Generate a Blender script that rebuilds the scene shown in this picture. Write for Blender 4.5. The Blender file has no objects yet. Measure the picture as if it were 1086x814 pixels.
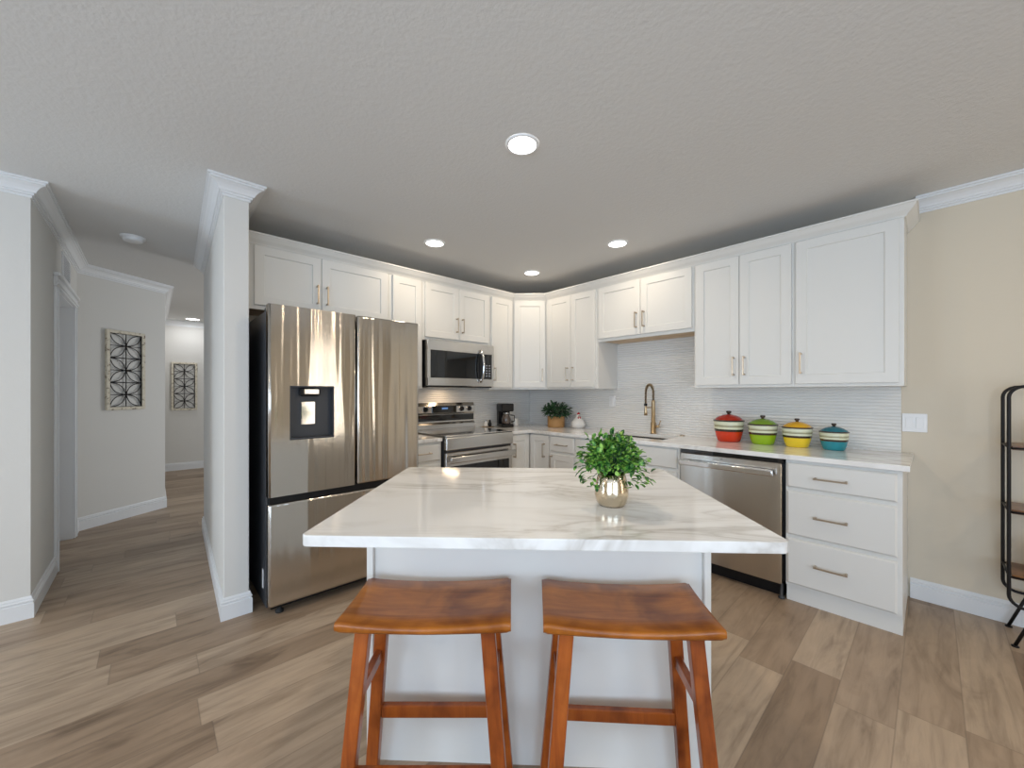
import bpy, bmesh, math, random
from mathutils import Vector, Matrix
PI = math.pi
rnd = random.Random(7)
scn = bpy.context.scene
COL = scn.collection

# ------------------------------------------------------------------ camera, world, exposure
YAW = math.radians(47.178)
CAM = Vector((3.4677, -3.5121, 1.2817))
FW = Vector((-math.sin(YAW), math.cos(YAW), 0)); RT = Vector((math.cos(YAW), math.sin(YAW), 0))
cd = bpy.data.cameras.new('camera'); cam = bpy.data.objects.new('camera', cd); COL.objects.link(cam)
cd.sensor_fit = 'HORIZONTAL'; cd.sensor_width = 36.0; cd.lens = 412.58 / 1086 * 36
cd.shift_y = (416.88 - 407) / 1086; cd.clip_start = 0.05
cam.location = CAM; cam.rotation_euler = (PI / 2, 0, YAW)
scn.camera = cam
vs = scn.view_settings
vs.view_transform = 'Standard'; vs.look = 'None'; vs.gamma = 1.0; vs.use_curve_mapping = False
vs.exposure = -0.40
w = bpy.data.worlds.new('sky'); scn.world = w; w.use_nodes = True
w.node_tree.nodes['Background'].inputs[0].default_value = (0.62, 0.78, 1.0, 1)
w.node_tree.nodes['Background'].inputs[1].default_value = 1.0


def area(name, loc, rot, sx, sy, power, color, shape='RECTANGLE', spread=PI):
    l = bpy.data.lights.new(name, 'AREA'); l.shape = shape; l.size = sx
    if shape == 'RECTANGLE': l.size_y = sy
    l.energy = power; l.color = color; l.spread = spread
    o = bpy.data.objects.new(name, l); COL.objects.link(o); o.location = loc; o.rotation_euler = rot
    return o


CZ = 2.49                     # ceiling height
YB, XE = -7.2, 6.3            # room behind the camera
DAY = (0.62, 0.79, 1.0)
DAYW = (1.0, 0.93, 0.84)
# daylight through the windows behind and beside the camera (lights in the openings), plus an added hall fill
area('daylight_back', (4.6, YB + 0.02, 1.25), (PI / 2 + .38, 0, 0), 2.6, 2.0, 125, DAY)
area('daylight_back_narrow', (0.28, YB + 0.02, 1.15), (PI / 2, 0, 0), 0.5, 1.9, 32, (0.6, 0.8, 1.0))
area('daylight_back_slim', (0.98, YB + 0.02, 1.15), (PI / 2, 0, 0), 0.3, 1.9, 17, (1, 1, 1))
area('daylight_side', (XE - 0.02, -4.6, 1.25), (PI / 2 + .38, 0, PI / 2), 2.4, 2.0, 95, DAY)
area('hall_fill_light', (-1.95, -.04, 1.35), (-PI / 2, 0, 0), 1.1, 1.8, 46, (.9, .95, 1.0))  # added lamp, no opening here; brightens the angled hallway wall
for yy in (-1.34, -1.12, -0.92, -0.70):
    area('daylight_blind', (XE - 0.02, yy, 1.25), (PI / 2, 0, PI / 2), 0.04, 2.0, 4.0, (1.0, 0.84, 0.62))


for cx_, cy_ in ((4.9, -1.6), (4.9, -4.0), (4.9, -6.2), (2.2, -5.2), (1.2, -6.4)):      # warm lamps added unseen behind the camera to lift upper walls and island top
    area('unseen_warm_fill', (cx_, cy_, CZ - .02), (0, 0, 0), .16, .16, 9, (1.0, .80, .56), 'DISK')


# ------------------------------------------------------------------ materials
def mat(name, color=(.8, .8, .8), rough=.5, metal=0.0, emit=None, estr=0, spec=.5, coat=0, trans=0):
    m = bpy.data.materials.new(name); m.use_nodes = True
    b = m.node_tree.nodes['Principled BSDF']
    b.inputs['Base Color'].default_value = (*color, 1); b.inputs['Roughness'].default_value = rough
    b.inputs['Metallic'].default_value = metal; b.inputs['Specular IOR Level'].default_value = spec
    b.inputs['Coat Weight'].default_value = coat; b.inputs['Coat Roughness'].default_value = .1
    b.inputs['Transmission Weight'].default_value = trans
    if emit: b.inputs['Emission Color'].default_value = (*emit, 1); b.inputs['Emission Strength'].default_value = estr
    return m


class NT:
    def __init__(s, m): s.t = m.node_tree; s.b = s.t.nodes['Principled BSDF']
    def n(s, typ, **kw):
        o = s.t.nodes.new(typ)
        for k, v in kw.items():
            if k.startswith('_'): setattr(o, k[1:], v)
            else: o.inputs[k.replace('__', ' ')].default_value = v
        return o
    def l(s, a, b): s.t.links.new(a, b)
    def math(s, op, a, b=None):
        o = s.t.nodes.new('ShaderNodeMath'); o.operation = op
        for i, v in enumerate((a, b)):
            if v is None: continue
            if hasattr(v, 'is_linked'): s.l(v, o.inputs[i])
            else: o.inputs[i].default_value = v
        return o.outputs[0]
    def coord(s, kind='Object', scale=(1, 1, 1), rot=(0, 0, 0)):
        c = s.t.nodes.new('ShaderNodeTexCoord'); m = s.t.nodes.new('ShaderNodeMapping')
        m.inputs['Scale'].default_value = scale; m.inputs['Rotation'].default_value = rot
        s.l(c.outputs[kind], m.inputs[0]); return m.outputs[0]
    def noise(s, vec, scale, detail=3, rough=.5, dist=0):
        o = s.t.nodes.new('ShaderNodeTexNoise'); o.inputs['Scale'].default_value = scale
        o.inputs['Detail'].default_value = detail; o.inputs['Roughness'].default_value = rough
        o.inputs['Distortion'].default_value = dist; s.l(vec, o.inputs['Vector']); return o.outputs['Fac']
    def ramp(s, fac, stops):
        o = s.t.nodes.new('ShaderNodeValToRGB'); e = o.color_ramp.elements
        while len(e) < len(stops): e.new(.5)
        for i, (p, c) in enumerate(stops): e[i].position = p; e[i].color = (*c, 1)
        s.l(fac, o.inputs[0]); return o.outputs[0]
    def mix(s, fac, a, b, mode='MIX'):
        o = s.t.nodes.new('ShaderNodeMix'); o.data_type = 'RGBA'; o.blend_type = mode
        for i, v in ((0, fac), (6, a), (7, b)):
            if hasattr(v, 'is_linked'): s.l(v, o.inputs[i])
            else: o.inputs[i].default_value = v if i == 0 else (*v, 1)
        return o.outputs[2]
    def bump(s, h, strength=.2, dist=.01):
        o = s.t.nodes.new('ShaderNodeBump'); o.inputs['Strength'].default_value = strength
        o.inputs['Distance'].default_value = dist; s.l(h, o.inputs['Height']); s.l(o.outputs[0], s.b.inputs['Normal'])
    def color(s, c): s.l(c, s.b.inputs['Base Color'])


M = {}
M['wall'] = mat('wall_paint', (.68, .605, .485), .75)
t = NT(M['wall']); t.bump(t.noise(t.coord(), 60, 3), .12, .004)
M['wall_cool'] = mat('wall_paint_grey', (.70, .685, .65), .75)
t = NT(M['wall_cool']); t.bump(t.noise(t.coord(), 60, 3), .12, .004)
M['ceiling'] = mat('ceiling_paint', (.72, .715, .70), .9)
t = NT(M['ceiling']); v = t.coord(); t.bump(t.noise(v, 45, 5, .65), .4, .006)
M['trim'] = mat('white_trim', (.78, .79, .80), .35)
M['cab'] = mat('cabinet_white', (.755, .745, .71), .38)
M['ply'] = mat('cabinet_underside_wood', (.62, .40, .22), .6)
t = NT(M['ply']); t.color(t.ramp(t.noise(t.coord(scale=(2, 30, 30)), 3, 3), [(.3, (.56, .38, .22)), (.7, (.80, .62, .42))]))
M['nickel'] = mat('champagne_nickel', (.50, .42, .33), .28, 1)
M['brass'] = mat('brushed_brass', (.46, .34, .20), .28, 1)
M['black'] = mat('black_plastic', (.008, .008, .009), .3, spec=.3)
M['gloss'] = mat('black_glass', (.008, .009, .01), .04, 0, spec=.6)
M['cooktop'] = mat('ceramic_cooktop', (.02, .022, .022), .05, 0, spec=1.0, coat=1)
M['case'] = mat('dark_grey_case', (.045, .048, .055), .4, .2)
M['rubber'] = mat('rubber', (.02, .02, .02), .7)
M['chrome'] = mat('chrome', (.75, .75, .75), .12, 1)
M['screen'] = mat('display', (.01, .01, .02), .1, emit=(.25, .5, 1.0), estr=.6)
M['plastic'] = mat('white_plastic', (.86, .86, .86), .3)
M['ceramic'] = mat('white_ceramic', (.86, .84, .80), .15)
M['greyslot'] = mat('vent_grey', (.30, .32, .36), .6)
M['lamp'] = mat('lamp_lens', (1, 1, 1), .5, emit=(1, .97, .93), estr=9)
M['iron'] = mat('black_iron', (.015, .013, .013), .45, .6)
M['soil'] = mat('soil', (.03, .02, .015), .9)
M['red'] = mat('red_glaze', (.45, .02, .02), .2)
M['glass'] = mat('clear_glass', (.9, .95, .95), .02, trans=1)
M['coffee'] = mat('carafe_glass', (.08, .06, .05), .03, coat=1)

# stainless steel: gently wavy sheet, brushed
def steel(name, col, rough, wav, vscale=(1, 1, 1), wdist=.02, aniso=False, arot=0.0):
    m = mat(name, col, rough, 1); t = NT(m)
    v = t.coord(scale=vscale)
    t.bump(t.noise(v, 1.0, 2, .5), wav, wdist)
    if aniso:
        t.b.inputs['Anisotropic'].default_value = .8; t.b.inputs['Anisotropic Rotation'].default_value = arot
        tg = t.t.nodes.new('ShaderNodeTangent'); tg.direction_type = 'RADIAL'; tg.axis = 'Z'; t.l(tg.outputs[0], t.b.inputs['Tangent'])
    return m
M['steel'] = steel('stainless_steel', (.56, .53, .49), .13, .8, (8, 8, .30), .014, True, .25)
M['steel_h'] = steel('stainless_steel_range', (.62, .60, .57), .2, .15, (2, 2, 20), .004)
M['steel_dw'] = steel('stainless_steel_dishwasher', (.56, .54, .51), .2, .35, (5, 5, .5), .008, True, .25)

# floor: vinyl oak planks running along y
m = mat('oak_plank_floor', rough=.42); t = NT(m); M['floor'] = m
c = t.t.nodes.new('ShaderNodeTexCoord'); sp = t.t.nodes.new('ShaderNodeSeparateXYZ'); t.l(c.outputs['Object'], sp.inputs[0])
X, Y = sp.outputs[0], sp.outputs[1]
PW, PL = .182, 1.22
xr = t.math('DIVIDE', t.math('ADD', X, .085), PW); row = t.math('FLOOR', xr)
wn = t.n('ShaderNodeTexWhiteNoise', _noise_dimensions='1D'); t.l(row, wn.inputs['W'])
yr = t.math('ADD', t.math('DIVIDE', Y, PL), t.math('MULTIPLY', wn.outputs['Value'], 7.3)); cell = t.math('FLOOR', yr)
wn2 = t.n('ShaderNodeTexWhiteNoise', _noise_dimensions='2D'); cb = t.n('ShaderNodeCombineXYZ')
t.l(row, cb.inputs[0]); t.l(cell, cb.inputs[1]); t.l(cb.outputs[0], wn2.inputs['Vector'])
fac = wn2.outputs['Value']
cb2 = t.n('ShaderNodeCombineXYZ'); t.l(t.math('MULTIPLY', X, 1.0), cb2.inputs[0]); t.l(t.math('MULTIPLY', Y, .10), cb2.inputs[1])
t.l(t.math('MULTIPLY', fac, 40), cb2.inputs[2])
g1 = t.noise(cb2.outputs[0], 22, 6, .62, .6)
cb3 = t.n('ShaderNodeCombineXYZ'); t.l(X, cb3.inputs[0]); t.l(t.math('MULTIPLY', Y, .28), cb3.inputs[1]); t.l(t.math('MULTIPLY', fac, 17), cb3.inputs[2])
g2 = t.noise(cb3.outputs[0], 6.5, 4, .6, 1.2)
base = t.ramp(fac, [(0, (.285, .200, .132)), (.35, (.360, .260, .178)), (.7, (.410, .305, .215)), (1, (.49, .375, .27))])
gr = t.ramp(g1, [(.25, (.62, .60, .57)), (.5, (.98, .98, .98)), (.75, (1.14, 1.13, 1.12))])
bl = t.ramp(g2, [(.26, (.50, .47, .44)), (.40, (.86, .85, .84)), (.58, (1.02, 1.02, 1.02)), (1, (1.10, 1.10, 1.10))])
colr = t.mix(1, t.mix(1, base, gr, 'MULTIPLY'), bl, 'MULTIPLY')
fx = t.math('FRACT', xr); ex = t.math('MINIMUM', fx, t.math('SUBTRACT', 1, fx)); sx_ = t.math('LESS_THAN', ex, .012)
fy = t.math('FRACT', yr); ey = t.math('MINIMUM', fy, t.math('SUBTRACT', 1, fy)); sy_ = t.math('LESS_THAN', ey, .0018)
seam = t.math('MAXIMUM', sx_, sy_)
t.color(t.mix(t.math('MULTIPLY', seam, .35), colr, (.12, .09, .065)))
t.bump(t.math('SUBTRACT', t.math('MULTIPLY', g1, .3), seam), .15, .002)

# quartz: white with soft grey-brown drifting veins
def quartz(name, rot, sc=1.0):
    m = mat(name, rough=.09, coat=.3); t = NT(m)
    v = t.coord(scale=(1, 3.6, 1), rot=(0, 0, rot))
    n1 = t.noise(v, 2.0 * sc, 5, .55, .7)
    a = t.math('ABSOLUTE', t.math('SUBTRACT', n1, .5))
    vein = t.ramp(a, [(0, (.60, .57, .53)), (.016, (.70, .675, .64)), (.05, (.84, .825, .80)), (.11, (.93, .92, .90))])
    n2 = t.noise(t.coord(scale=(1, 2.4, 1), rot=(0, 0, rot)), 1.1 * sc, 3, .5, .5)
    t.color(t.mix(t.ramp(n2, [(.38, (0, 0, 0)), (.56, (1, 1, 1))]), (.90, .89, .87), vein)); return m
M['quartz'] = quartz('quartz_veined', 0.0)
M['quartz_l'] = quartz('quartz_veined_perimeter', .15, 1.3)

# wavy ribbed white wall tile
m = mat('wavy_white_tile', (.80, .79, .76), .28); M['tile'] = m; t = NT(m)
c = t.t.nodes.new('ShaderNodeTexCoord'); sp = t.t.nodes.new('ShaderNodeSeparateXYZ'); t.l(c.outputs['Object'], sp.inputs[0])
al = t.math('ADD', sp.outputs[0], sp.outputs[1])
cb = t.n('ShaderNodeCombineXYZ'); t.l(t.math('MULTIPLY', al, 2.2), cb.inputs[0]); t.l(t.math('MULTIPLY', sp.outputs[2], 9), cb.inputs[1])
wv = t.noise(cb.outputs[0], 1.3, 1, .4)
ph = t.math('ADD', t.math('MULTIPLY', sp.outputs[2], 290), t.math('MULTIPLY', wv, 6))
h = t.math('SINE', ph)
t.color(t.mix(t.math('MULTIPLY', t.math('ADD', h, 1), .5), (.74, .73, .70), (.82, .81, .79)))
t.bump(h, .5, .003)

# stool wood
def wood(name, c0, c1, c2, sc=(30, 3, 30), knots=False):
    m = mat(name, rough=.28, coat=.15, spec=.3); t = NT(m); v = t.coord(scale=sc)
    g = t.noise(v, 1, 6, .6, 1.0); vo = t.n('ShaderNodeTexVoronoi', Scale=1.0)
    t.l(t.coord(scale=(7, 7, 5)), vo.inputs['Vector'])
    kn = t.ramp(vo.outputs['Distance'], [(.06, (0, 0, 0)), (.12, (1, 1, 1))])
    body = t.ramp(g, [(.25, c0), (.5, c1), (.8, c2)])
    mo = t.ramp(t.noise(t.coord(), 7, 3, .5, .5), [(.32, (.50, .42, .38)), (.5, (.90, .88, .86)), (.68, (1.12, 1.12, 1.1))])
    body = t.mix(1, body, mo, 'MULTIPLY')
    t.color(t.mix(kn, (.07, .015, .006), body) if knots else body); return m
M['seatwood'] = wood('stool_seat_wood', (.30, .085, .010), (.45, .145, .018), (.58, .21, .030), (3, 26, 26))
M['legwood'] = wood('stool_leg_wood', (.20, .038, .007), (.33, .078, .012), (.44, .12, .020), (26, 26, 3), True)
M['shelfwood'] = wood('shelf_wood', (.12, .05, .02), (.22, .10, .04), (.30, .15, .07), (3, 26, 26))
M['basket'] = mat('tan_basket', (.50, .27, .10), .55)
t = NT(M['basket']); t.bump(t.math('SINE', t.math('MULTIPLY', t.noise(t.coord(scale=(1, 1, 12)), 6, 2), 30)), .4, .003)
m = mat('foliage', rough=.45); t = NT(m); M['leaf'] = m
gi = t.n('ShaderNodeTexNoise', Scale=75.0, Detail=1.0); t.l(t.coord(), gi.inputs['Vector'])
t.color(t.ramp(gi.outputs['Fac'], [(.36, (.015, .085, .020)), (.5, (.085, .27, .035)), (.64, (.32, .55, .09))]))
m = mat('dark_foliage', rough=.5); t = NT(m); M['leaf_dark'] = m
gi = t.n('ShaderNodeTexNoise', Scale=30.0); t.l(t.coord(), gi.inputs['Vector'])
t.color(t.ramp(gi.outputs['Fac'], [(.35, (.008, .03, .012)), (.65, (.05, .13, .05))]))
# champagne mercury pot
m = mat('champagne_metal_pot', (.70, .60, .46), .12, 1); t = NT(m); M['pot'] = m
t.bump(t.noise(t.coord(scale=(1, 1, .6)), 40, 2), .25, .003)
# distressed cream frame
m = mat('distressed_cream_wood', rough=.7); t = NT(m); M['cream'] = m
t.color(t.ramp(t.noise(t.coord(), 28, 5, .7), [(.36, (.16, .11, .07)), (.43, (.66, .60, .48)), (.7, (.74, .69, .58))]))
PC = {'red': (.66, .040, .008), 'redlid': (.42, .025, .01), 'green': (.30, .50, .010), 'greenlid': (.20, .34, .03), 'yellow': (.86, .62, .03),
      'yellowlid': (.78, .42, .02), 'teal': (.02, .27, .33), 'teallid': (.02, .16, .21), 'creamg': (.72, .74, .55), 'sage': (.42, .42, .28),
      'dark': (.05, .03, .02), 'olive': (.16, .15, .06)}
for k, v in PC.items(): M['g_' + k] = mat('glaze_' + k, v, .2, coat=.1)


# ------------------------------------------------------------------ mesh building
class MB:
    def __init__(s): s.b = bmesh.new(); s.mi = 0
    def _f(s, vs, smooth=False):
        try:
            f = s.b.faces.new(vs); f.material_index = s.mi; f.smooth = smooth; return f
        except ValueError: return None
    def box(s, x0, x1, y0, y1, z0, z1, bev=0, seg=1, mtx=None):
        v = [s.b.verts.new((x, y, z)) for x in (x0, x1) for y in (y0, y1) for z in (z0, z1)]
        fs = [s._f([v[i] for i in q]) for q in ((0, 1, 3, 2), (4, 6, 7, 5), (0, 4, 5, 1), (2, 3, 7, 6), (0, 2, 6, 4), (1, 5, 7, 3))]
        if bev:
            ed = list({e for f in fs for e in f.edges})
            r = bmesh.ops.bevel(s.b, geom=ed, offset=bev, segments=seg, affect='EDGES', profile=.5)
            for f in r['faces']: f.material_index = s.mi; f.smooth = seg > 1
            if mtx: bmesh.ops.transform(s.b, matrix=mtx, verts=list({w for f in r['faces'] for w in f.verts} | {w for w in v if w.is_valid}))
        elif mtx: bmesh.ops.transform(s.b, matrix=mtx, verts=v)
        return s
    def prism(s, poly, z0, z1):
        a = [s.b.verts.new((x, y, z0)) for x, y in poly]; b = [s.b.verts.new((x, y, z1)) for x, y in poly]
        s._f(list(reversed(a))); s._f(b); n = len(poly)
        for i in range(n): s._f([a[i], a[(i + 1) % n], b[(i + 1) % n], b[i]])
        return s
    def lathe(s, prof, c=(0, 0, 0), seg=32, mats=None, axis='z', mtx=None):
        """prof: (r, z); mats: a material index per span"""
        rings = []; allv = []
        for r, z in prof:
            if r < 1e-6: ring = [s.b.verts.new((c[0], c[1], c[2] + z))]
            else: ring = [s.b.verts.new((c[0] + r * math.cos(2 * PI * i / seg), c[1] + r * math.sin(2 * PI * i / seg), c[2] + z)) for i in range(seg)]
            rings.append(ring); allv += ring
        for k in range(len(rings) - 1):
            a, b = rings[k], rings[k + 1]; old = s.mi
            if mats: s.mi = mats[k]
            for i in range(seg):
                j = (i + 1) % seg
                if len(a) == 1 and len(b) == 1: continue
                if len(a) == 1: s._f([a[0], b[j], b[i]][::-1], True)
                elif len(b) == 1: s._f([a[i], a[j], b[0]], True)
                else: s._f([a[i], a[j], b[j], b[i]], True)
            s.mi = old
        if mtx: bmesh.ops.transform(s.b, matrix=mtx, verts=allv)
        return s
    def tube(s, pts, r, seg=10, cap=True, rad=None):
        pts = [Vector(p) for p in pts]; n = len(pts); rings = []
        up = None
        for i, p in enumerate(pts):
            d = (pts[min(i + 1, n - 1)] - pts[max(i - 1, 0)]).normalized()
            if up is None: up = Vector((0, 0, 1)) if abs(d.z) < .9 else Vector((1, 0, 0))
            u = (up - d * up.dot(d)); u.normalize(); w_ = d.cross(u); up = u
            rr = rad[i] if rad else r
            rings.append([s.b.verts.new(p + u * rr * math.cos(2 * PI * k / seg) + w_ * rr * math.sin(2 * PI * k / seg)) for k in range(seg)])
        for a, b in zip(rings, rings[1:]):
            for k in range(seg): s._f([a[k], a[(k + 1) % seg], b[(k + 1) % seg], b[k]], True)
        if cap: s._f(list(reversed(rings[0]))); s._f(rings[-1])
        return s
    def bar(s, p0, p1, wx, wy, wx1=None, wy1=None):
        """square bar from p0 to p1 whose ends are cut level"""
        wx1 = wx1 or wx; wy1 = wy1 or wy
        a = [s.b.verts.new((p0[0] + i * wx / 2, p0[1] + j * wy / 2, p0[2])) for i, j in ((-1, -1), (1, -1), (1, 1), (-1, 1))]
        b = [s.b.verts.new((p1[0] + i * wx1 / 2, p1[1] + j * wy1 / 2, p1[2])) for i, j in ((-1, -1), (1, -1), (1, 1), (-1, 1))]
        fs = [s._f(list(reversed(a))), s._f(b)] + [s._f([a[i], a[(i + 1) % 4], b[(i + 1) % 4], b[i]]) for i in range(4)]
        return s
    def sweep(s, path, prof):
        """path: (x, y) list, prof: closed (out, z) list, out = to the left of the path"""
        n = len(path); P = [Vector((x, y)) for x, y in path]; rings = []
        for i in range(n):
            ds = []
            if i > 0: ds.append((P[i] - P[i - 1]).normalized())
            if i < n - 1: ds.append((P[i + 1] - P[i]).normalized())
            ns = [Vector((-d.y, d.x)) for d in ds]
            if len(ns) == 2:
                m_ = (ns[0] + ns[1]); m_ = m_ / (1 + ns[0].dot(ns[1]))
            else: m_ = ns[0]
            rings.append([s.b.verts.new((P[i].x + m_.x * o, P[i].y + m_.y * o, z)) for o, z in prof])
        k = len(prof)
        for a, b in zip(rings, rings[1:]):
            for j in range(k): s._f([a[j], a[(j + 1) % k], b[(j + 1) % k], b[j]])
        s._f(list(reversed(rings[0]))); s._f(rings[-1]); return s
    def build(s, name, mats, parent=None, smooth=None, bevel=0, loc=None, rz=0):
        bmesh.ops.recalc_face_normals(s.b, faces=s.b.faces)
        me = bpy.data.meshes.new(name); s.b.to_mesh(me); s.b.free()
        for m_ in (mats if isinstance(mats, (list, tuple)) else [mats]): me.materials.append(M[m_])
        o = bpy.data.objects.new(name, me); COL.objects.link(o)
        if parent: o.parent = parent
        if loc: o.location = loc
        o.rotation_euler.z = rz
        if bevel:
            b = o.modifiers.new('bevel', 'BEVEL'); b.width = bevel; b.segments = 2; b.limit_method = 'ANGLE'; b.angle_limit = math.radians(50)
        return o


def tag(o, label, cat, group=None):
    o['label'] = label; o['category'] = cat
    if group: o['group'] = group
    return o
def thing(name, label, cat, loc=(0, 0, 0), rz=0, group=None):
    o = bpy.data.objects.new(name, None); COL.objects.link(o); o.empty_display_size = .1
    o.location = loc; o.rotation_euler.z = rz; return tag(o, label, cat, group)
def struct(o): o['kind'] = 'structure'; return o
def copy_tree(o, parent=None):
    c = o.copy(); COL.objects.link(c); c.parent = parent
    for ch in list(o.children): copy_tree(ch, c)
    return c


# ------------------------------------------------------------------ room shell
struct(MB().box(-5.3, XE + .1, YB - .1, .12, -.1, 0).build('floor', 'floor'))
struct(MB().box(-5.3, XE + .1, YB - .1, .12, CZ, CZ + .1).build('ceiling', 'ceiling'))
struct(MB().box(-5.2, XE, 0, .12, 0, CZ).build('wall_right', 'wall'))
struct(MB().box(-.12, 0, -3.092, 0, 0, CZ).build('wall_range_side', 'wall'))
struct(MB().prism([(.745, -3.213), (.745, -3.092), (-.125, -3.092), (-1.2, -3.03), (-1.2, -3.15)], 0, CZ).build('wall_divider', 'wall_cool', bevel=.004))
struct(MB().box(-1.2, -1.08, -3.03, 0, 0, CZ).build('wall_hall_right', 'wall_cool'))
struct(MB().box(-5.2, -5.08, -3.52, 0, 0, CZ).build('wall_hall_end', 'wall_cool'))
A, B = (-1.93, -4.02), (-2.40, -3.40)
struct(MB().prism([A, B, (-2.50, -3.47), (-2.03, -4.09)], 0, CZ).build('wall_hall_diagonal', 'wall_cool'))
struct(MB().box(-5.2, -2.40, -3.52, -3.40, 0, CZ).build('wall_hall_far', 'wall_cool'))
mb = MB().box(-.83, -.04, -4.14, -4.02, 0, CZ).box(-2.03, -1.70, -4.14, -4.02, 0, CZ).box(-1.70, -.83, -4.14, -4.02, 2.055, CZ)
struct(mb.build('wall_hall_left', 'wall_cool'))
struct(MB().box(-.16, -.04, YB, -4.14, 0, CZ).build('wall_left', 'wall_cool'))


def wall_with_openings(name, ax0, ax1, ops, place):
    """a wall along one axis with window openings; ops: (a0, a1, z0, z1)"""
    mb = MB(); cur = ax0
    for a0, a1, z0, z1 in sorted(ops):
        place(mb, cur, a0, 0, CZ); place(mb, a0, a1, 0, z0) if z0 > 0 else None; place(mb, a0, a1, z1, CZ); cur = a1
    place(mb, cur, ax1, 0, CZ)
    return struct(mb.build(name, 'wall'))
wall_with_openings('wall_behind_camera', -.16, XE, [(.02, .54, .2, 2.12), (.82, 1.14, .2, 2.12), (3.28, 5.92, .18, 2.32)],
                   lambda mb, a, b, z0, z1: mb.box(a, b, YB - .1, YB, z0, z1))
wall_with_openings('wall_window_side', YB, 0, [(-5.82, -3.38, .18, 2.32), (-1.42, -.62, .22, 2.3)],
                   lambda mb, a, b, z0, z1: mb.box(XE, XE + .1, a, b, z0, z1))
def winframe_y(n, x0, x1, z0, z1, mull):
    mb = MB(); y0, y1 = YB - .07, YB - .02; f = .045
    mb.box(x0, x1, y0, y1, z0, z0 + f).box(x0, x1, y0, y1, z1 - f, z1).box(x0, x0 + f, y0, y1, z0 + f, z1 - f).box(x1 - f, x1, y0, y1, z0 + f, z1 - f)
    for m_ in mull: mb.box(m_ - .02, m_ + .02, y0, y1, z0 + f, z1 - f)
    struct(mb.build('window_%d' % n, 'trim'))
winframe_y(1, .02, .54, .2, 2.12, []); winframe_y(2, .82, 1.14, .2, 2.12, []); winframe_y(3, 3.28, 5.92, .18, 2.32, [4.6])
for n, y0, y1, mull in ((4, -5.82, -3.38, [-4.6]), (5, -1.42, -.62, [-1.22, -1.02, -.82])):
    mb = MB(); x0, x1 = XE + .02, XE + .07; f = .045; z0, z1 = .22, 2.3
    mb.box(x0, x1, y0, y1, z0, z0 + f).box(x0, x1, y0, y1, z1 - f, z1).box(x0, x1, y0, y0 + f, z0 + f, z1 - f).box(x0, x1, y1 - f, y1, z0 + f, z1 - f)
    for m_ in mull: mb.box(x0, x1, m_ - .02, m_ + .02, z0 + f, z1 - f)
    struct(mb.build('window_%d' % n, 'trim'))

# crown moulding on the walls
def crown(h=.09, p=.075, z=CZ):
    return [(0, z - .0005), (p, z - .0005), (p, z - .012), (p - .010, z - .013), (p - .010, z - .023), (p - .018, z - .025), (p - .034, z - .036), (p - .047, z - .052), (p - .052, z - .064),
            (p - .060, z - .065), (p - .060, z - .076), (.006, z - .078), (.006, z - h), (0, z - h)]
cr = crown()
for i, path in enumerate([[(XE, 0), (3.40, 0)], [(.02, -3.092), (.745, -3.092), (.745, -3.213), (-1.2, -3.15), (-1.2, -.01)],
                          [(-5.08, -.01), (-5.08, -3.40), B, A, (-.04, -4.02), (-.04, YB)]], 1):
    struct(MB().sweep(path, cr).build('trim_%d' % i, 'trim'))
# baseboards
bp = [(0, 0), (.015, 0), (.015, .084), (.009, .088), (.009, .093), (.014, .096), (.014, .102), (.008, .106), (.008, .116), (.004, .124), (0, .124)]
for nm, path in (('baseboard_right', [(XE, 0), (3.375, 0)]),
                 ('baseboard_divider', [(.30, -3.092), (.745, -3.092), (.745, -3.213), (-1.2, -3.15), (-1.2, -.01)]),
                 ('baseboard_hall', [(-5.08, -.01), (-5.08, -3.40), B, A, (-1.775, -4.02)]),
                 ('baseboard_left', [(-.755, -4.02), (-.04, -4.02), (-.04, YB)])):
    struct(MB().sweep(path, bp).build(nm, 'trim'))
# hallway door: jambs, casing and slab
mb = MB()
mb.box(-1.70, -1.68, -4.14, -4.02, 0, 2.035).box(-.85, -.83, -4.14, -4.02, 0, 2.035).box(-1.70, -.83, -4.14, -4.02, 2.035, 2.055)
struct(mb.build('trim_4', 'trim'))
mb = MB()
for a in (-1.765, -.825): mb.box(a, a + .07, -4.02, -4.004, 0, 2.045, .003).box(a + .012, a + .03, -4.005, -3.998, 0, 2.04)
mb.box(-1.775, -.745, -4.02, -4.000, 2.045, 2.115, .003).box(-1.785, -.735, -4.02, -3.985, 2.115, 2.14, .004).box(-1.775, -.745, -4.01, -3.992, 2.06, 2.075)
struct(mb.build('trim_5', 'trim', bevel=.002))
mb = MB().box(-1.68, -.85, -4.135, -4.10, .005, 2.035)
for z0, z1 in ((.2, .95), (1.1, 1.9)): mb.box(-1.56, -.97, -4.10, -4.094, z0, z1, .004)
struct(mb.build('door_1', 'trim'))

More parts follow.
